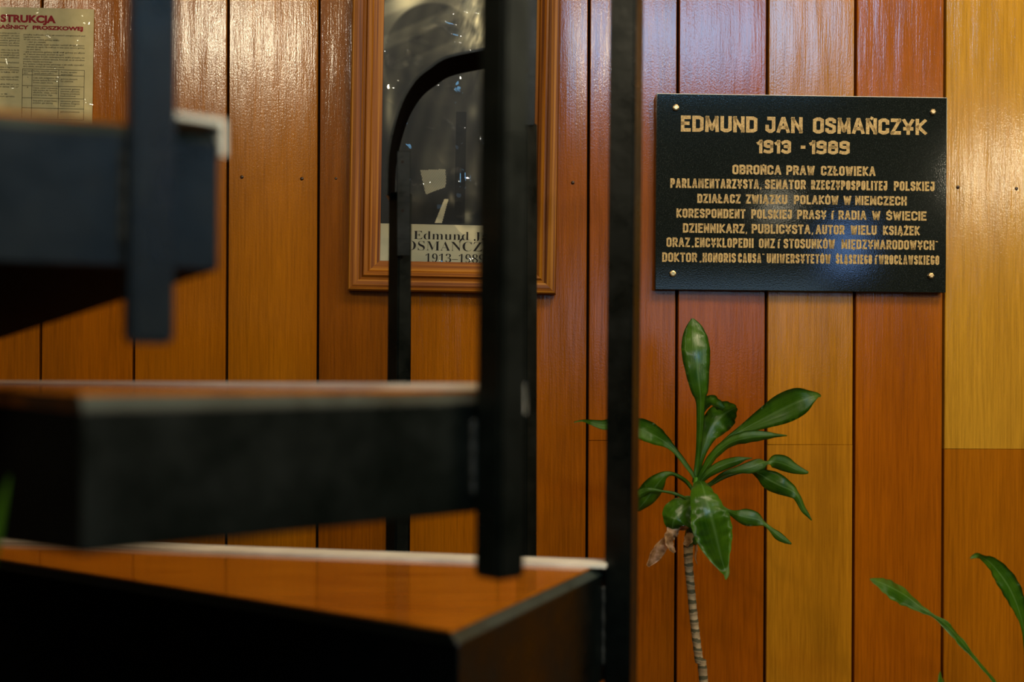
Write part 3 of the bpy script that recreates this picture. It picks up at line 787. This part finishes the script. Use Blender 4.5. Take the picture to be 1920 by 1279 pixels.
bm = bmesh.new(); poly(bm, [(SX0 - .003, -0.0042, -SH - .003), (0.0015, -0.0042, -SH - .003), (0.0015, -0.0042, 0.0015), (SX0 - .003, -0.0042, 0.0015)]); shp('laminate', bm, m_laminate)

# ------------------------------------------------------------------ plants
def leaf_mesh(pts, d, fold=0.35, turn=0.0, wave=0.0, seg=6, across=6):
    """blade along a mid line of (x, y, half width, depth offset[, turn]) measured on the photo, d metres away"""
    full = [tuple(p) + (0.0,) * (5 - len(p)) for p in pts]
    cs = catmull(full, seg)
    bm = bmesh.new(); uv = bm.loops.layers.uv.new('UVMap'); rows = []; n = len(cs)
    mids = [P(x, y, d + dd) for x, y, hw, dd, tn in cs]
    for i, (x, y, hw, dd, tn) in enumerate(cs):
        t = (mids[min(i + 1, n - 1)] - mids[max(i - 1, 0)]).normalized()
        view = Vector((0, 1, 0)); side = t.cross(view)
        if side.length < 1e-5: side = Vector((1, 0, 0))
        side.normalize(); nrm = side.cross(t).normalized()
        a = turn + tn
        s2 = side * math.cos(a) + nrm * math.sin(a); n2 = nrm * math.cos(a) - side * math.sin(a)
        hwm = max(hw, 0.4) * (d + dd) / FPX
        row = []
        for k_ in range(across + 1):
            u = k_ / across * 2 - 1
            off = abs(u) ** 1.4 * fold * hwm + (math.sin(i * 1.3 + (2.0 if u > 0 else 0)) * wave * hwm * abs(u) ** 2)
            row.append(bm.verts.new(mids[i] + s2 * (u * hwm) + n2 * off))
        rows.append(row)
    for i in range(n - 1):
        for k_ in range(across):
            f = bm.faces.new((rows[i][k_], rows[i][k_ + 1], rows[i + 1][k_ + 1], rows[i + 1][k_]))
            for lp, (ii, kk) in zip(f.loops, ((i, k_), (i, k_ + 1), (i + 1, k_ + 1), (i + 1, k_))):
                lp[uv].uv = (kk / across, ii / n)
    bmesh.ops.solidify(bm, geom=list(bm.faces), thickness=0.0005)
    return bm
def plant(name, label, base):
    return thing(name, label, 'plant', base)
def add(root, name, bm, m, smooth=True):
    o = obj(name, bm, m, root, smooth); o.matrix_parent_inverse = Matrix()
    o.data.transform(Matrix.Translation(-root.location)); return o
def cane(root, pts, seg=14):
    """ringed stem through room points [(point, radius)]"""
    bm = bmesh.new(); uv = bm.loops.layers.uv.new('UVMap'); rings = []; vv = []
    dist = 0.0; N_ = 10; prev = None
    dense = catmull([tuple(p) + (r,) for p, r in pts], 40)
    step = 0.0145; acc_ = 0.0
    for i, (x, y, z, r) in enumerate(dense):
        p = Vector((x, y, z))
        if prev is not None: dist += (p - prev).length
        prev = p
        ph = (dist / step) % 1.0
        rr = r * (0.93 + 0.12 * (1 - ph) ** 2)
        rings.append([bm.verts.new(p + Vector((math.cos(q), math.sin(q), 0.12 * math.sin(q + dist * 60))) * rr) for q in [2 * PI * k_ / seg for k_ in range(seg)]])
        vv.append(dist / step)
    for i in range(len(rings) - 1):
        for k_ in range(seg):
            f = bm.faces.new((rings[i][k_], rings[i][(k_ + 1) % seg], rings[i + 1][(k_ + 1) % seg], rings[i + 1][k_]))
            for lp, (ii, kk) in zip(f.loops, ((i, k_), (i, k_ + 1), (i + 1, k_ + 1), (i + 1, k_))): lp[uv].uv = (kk / seg, vv[ii])
    bm.faces.new(rings[0]); bm.faces.new(rings[-1][::-1])
    return bm
def pot(root, c, r=0.13, h=0.24):
    bm = bmesh.new()
    lathe(bm, [(r * .72, 0), (r * .97, h - .04), (r * 1.06, h - .04), (r * 1.08, h), (r * .98, h), (r * .93, h - .03)], 40, (c.x, c.y, 0)); add(root, 'pot', bm, m_pot)
    bm = bmesh.new(); lathe(bm, [(r * .80, h - .06), (r * .925, h - .030), (r * .5, h - .022)], 32, (c.x, c.y, 0)); add(root, 'soil', bm, m_soil)

PD = 1.74
foot = P(1322, 1330, PD); foot = Vector((foot.x + 0.03, foot.y, 0))
dr = plant('dracaena', 'tall dracaena with a ringed bare cane and drooping broad leaves below the black plaque', foot)
pot(dr, foot)
top = P(1297, 1012, PD)
stem = [(foot + Vector((0, 0, 0.19)), 0.0085), (foot + Vector((-0.004, 0, 0.5)), 0.0080), (P(1320, 1290, PD), 0.0072), (P(1311, 1240, PD), 0.0070), (P(1302, 1170, PD), 0.0066), (P(1296, 1110, PD), 0.0066), (P(1291, 1055, PD), 0.0070),
        (P(1291, 1020, PD), 0.0080)]
add(dr, 'stem', cane(dr, stem), m_cane)
bm = bmesh.new(); tube(bm, [P(1291, 1022, PD), P(1297, 980, PD), P(1302, 940, PD), P(1305, 895, PD)], [0.0078, 0.008, 0.0065, 0.003], 10); add(dr, 'crown', bm, m_leaf)
LEAVES = [
 dict(pts=[(1303, 905, 5, 0), (1309, 855, 5, 0), (1313, 800, 7, -.01), (1314, 755, 9, -.015), (1313, 735, 16, -.02), (1309, 700, 22, -.02), (1306, 660, 27, -.015), (1304, 630, 24, -.005), (1301, 610, 15, .005), (1298, 597, 2, .01)], fold=.28, wave=.05),
 dict(pts=[(1306, 902, 4, .01), (1314, 860, 6, .01), (1326, 822, 13, .015), (1340, 795, 25, .02), (1356, 778, 26, .02), (1370, 769, 15, .01), (1381, 764, 3, 0)], fold=.45, turn=.25, wave=.12),
 dict(pts=[(1318, 775, 12, .01), (1330, 760, 17, .0), (1343, 762, 13, -.01), (1357, 768, 6, -.012)], fold=.6, turn=-.7, wave=.1),
 dict(pts=[(1308, 903, 4, .02), (1330, 860, 5, .02), (1362, 826, 5, .02), (1392, 806, 9, .02), (1430, 786, 19, .01), (1468, 767, 28, .0), (1500, 752, 26, -.01), (1521, 744, 12, -.01), (1532, 741, 5, -.005), (1539, 743, 2, 0)], fold=-.25, turn=.2),
 dict(pts=[(1308, 905, 4, 0), (1322, 880, 7, -.005), (1342, 852, 9, -.01), (1370, 830, 10, -.015), (1402, 821, 12, -.02), (1432, 818, 9, -.02), (1456, 817, 4, -.02), (1476, 817, 1, -.02)], fold=.5, turn=-.2, wave=.12),
 dict(pts=[(1309, 908, 4, 0), (1328, 888, 8, -.01), (1354, 873, 10, -.015), (1382, 864, 8, -.02), (1398, 860, 3, -.02), (1410, 859, .8, -.02)], fold=.5, turn=.2),
 dict(pts=[(1312, 918, 3, .01), (1334, 905, 3, .01), (1358, 888, 4, .0), (1385, 881, 7, 0), (1408, 876, 12, 0, .3), (1428, 868, 13, 0, .7), (1440, 866, 6, 0, 1.1), (1452, 866, 13, 0, -.2), (1470, 870, 15, 0, -.2), (1490, 879, 10, 0), (1508, 885, 5, 0), (1516, 886, 2, 0)], fold=.3),
 dict(pts=[(1316, 920, 3, .03), (1360, 895, 3, .03), (1402, 883, 4, .03), (1422, 888, 10, .02), (1442, 900, 19, .01), (1464, 911, 18, .0), (1484, 920, 13, 0, .3), (1494, 928, 10, 0, .7), (1500, 940, 7, 0, .4), (1508, 956, 6, 0, .5), (1516, 968, 3, 0), (1522, 976, 1, 0)], fold=.35, turn=-.15),
 dict(pts=[(1312, 925, 3, .02), (1340, 940, 3, .02), (1365, 958, 4, .01), (1384, 966, 11, 0), (1402, 970, 16, 0), (1420, 974, 13, 0), (1434, 981, 6, 0, .6), (1446, 992, 5, 0, .3), (1459, 1004, 8, 0), (1472, 1013, 6, 0), (1484, 1020, 1.5, 0)], fold=.4, turn=.15),
 dict(pts=[(1304, 900, 3, 0), (1296, 886, 4, 0), (1278, 861, 5, 0), (1262, 842, 6, 0), (1246, 828, 11, 0), (1226, 816, 18, -.01), (1204, 806, 20, -.015), (1180, 799, 16, -.02), (1154, 796, 12, -.02), (1130, 797, 9, -.015), (1108, 792, 5, -.01), (1092, 789, 2, 0), (1076, 792, 1, 0)], fold=-.3, turn=-.2, wave=.08),
 dict(pts=[(1300, 922, 3, 0), (1290, 907, 4, 0), (1276, 896, 4, -.01), (1260, 889, 4, -.015), (1246, 893, 9, -.02), (1234, 906, 17, -.02), (1221, 924, 21, -.015), (1208, 942, 17, -.01), (1194, 958, 6, 0)], fold=.45, turn=.2),
 dict(pts=[(1300, 945, 3, -.01), (1282, 933, 3, -.015), (1262, 925, 3, -.02), (1240, 921, 2.5, -.02), (1220, 919, 5, -.02), (1204, 924, 9, -.015), (1186, 936, 7, -.01)], fold=.4),
 dict(pts=[(1310, 935, 9, -.01), (1294, 946, 24, -.02), (1276, 960, 31, -.03), (1264, 975, 27, -.035), (1261, 990, 15, -.03), (1264, 1002, 4, -.02)], fold=.4, turn=-.35, wave=.08),
 dict(pts=[(1302, 958, 8, -.01), (1306, 980, 14, -.012), (1308, 1002, 12, -.01), (1304, 1022, 4, -.005)], fold=.3, turn=.4),
 dict(pts=[(1309, 900, 6, 0), (1316, 908, 17, -.03), (1321, 925, 26, -.05), (1327, 948, 31, -.06), (1334, 972, 38, -.065), (1341, 998, 38, -.06), (1346, 1020, 33, -.055), (1352, 1045, 22, -.05), (1358, 1065, 11, -.045), (1362, 1076, 6, -.05), (1361, 1087, 1.5, -.055)], fold=.3, turn=.12, wave=.06),
]
for L_ in LEAVES:
    add(dr, 'leaf', leaf_mesh(L_['pts'], PD, L_.get('fold', .3), L_.get('turn', 0), L_.get('wave', 0)), m_leaf)
for pts, tn in (([(1292, 990, 6, -.01), (1275, 990, 12, -.025), (1263, 1000, 13, -.03), (1257, 1014, 9, -.03), (1260, 1027, 6, -.03), (1266, 1036, 3, -.03)], .3),
            ([(1268, 998, 5, -.02), (1254, 1010, 8, -.02), (1240, 1025, 11, -.02), (1227, 1044, 11, -.015), (1214, 1062, 3, -.01)], -.3),
            ([(1298, 1000, 8, -.012), (1293, 1012, 9, -.014), (1286, 1024, 5, -.014)], .2),
            ([(1304, 1010, 3, -.005), (1306, 1030, 3, 0), (1304, 1045, 2, 0), (1307, 1058, 1, 0)], .2)):
    o = add(dr, 'dried_leaf', leaf_mesh(pts, PD, .6, tn, .3), m_dry); o['label'] = 'withered tan leaf'

QD = 1.66
foot2 = P(1905, 1400, QD); foot2 = Vector((foot2.x, foot2.y, 0))
p2 = plant('leafy_plant', 'potted plant with long twisted green leaves rising at the bottom right corner', foot2)
pot(p2, foot2, 0.12, 0.22)
add(p2, 'stem', cane(p2, [(foot2 + Vector((0, 0, .18)), .007), (foot2 + Vector((0, 0, .40)), .0065), (foot2 + Vector((0, 0, .62)), .006)]), m_cane)
crown = 1480
for pts, fo, tn in (
  ([(1905, 1480, 4, 0), (1895, 1380, 5, 0), (1884, 1310, 5, 0), (1865, 1277, 5, 0), (1843, 1251, 5, 0), (1822, 1227, 4, 0, .4), (1808, 1210, 7, 0, .5), (1792, 1190, 9, 0), (1772, 1170, 7, 0, .7), (1749, 1154, 3, 0, .6), (1728, 1140, 10, 0), (1700, 1118, 20, 0), (1674, 1103, 21, -.01), (1652, 1093, 13, -.015), (1631, 1086, 1.5, -.02)], .30, -.75),
  ([(1912, 1480, 4, 0), (1924, 1330, 5, 0), (1923, 1230, 4, 0), (1919, 1178, 6, 0), (1912, 1150, 11, 0), (1902, 1122, 18, 0), (1888, 1095, 20, 0), (1870, 1070, 17, 0), (1854, 1053, 11, -.01), (1840, 1044, 5, -.02, .6), (1830, 1042, 5, -.03), (1819, 1047, 1.5, -.035)], -.25, -.2),
  ([(1900, 1485, 4, -.02), (1850, 1420, 10, -.02), (1808, 1358, 24, -.03), (1780, 1310, 27, -.03), (1768, 1280, 19, -.03), (1763, 1259, 1.5, -.03)], .3, -.9)):
    add(p2, 'leaf', leaf_mesh(pts, QD, fo, tn, .08), m_leaf)

RD = 0.68
foot3 = P(-60, 1300, RD); foot3 = Vector((foot3.x, foot3.y, 0))
p3 = plant('spiky_plant', 'green leaf tip of a plant in front of the staircase at the left edge', foot3)
pot(p3, foot3, 0.10, 0.20)
add(p3, 'stem', cane(p3, [(foot3 + Vector((0, 0, .16)), .006), (foot3 + Vector((0, 0, .6)), .0055), (foot3 + Vector((0, 0, EZ - .30)), .005)]), m_cane)
for pts in ([(-60, 1410, 5, 0), (-42, 1260, 14, 0), (-36, 1110, 15, 0), (-12, 1010, 14, 0), (5, 940, 8, 0), (18, 890, 1.5, 0)], [(-60, 1410, 5, 0), (-90, 1270, 14, .02), (-115, 1150, 16, .03), (-140, 1040, 2, .04)]):
    add(p3, 'leaf', leaf_mesh(pts, RD, .3, .2), m_leaf)
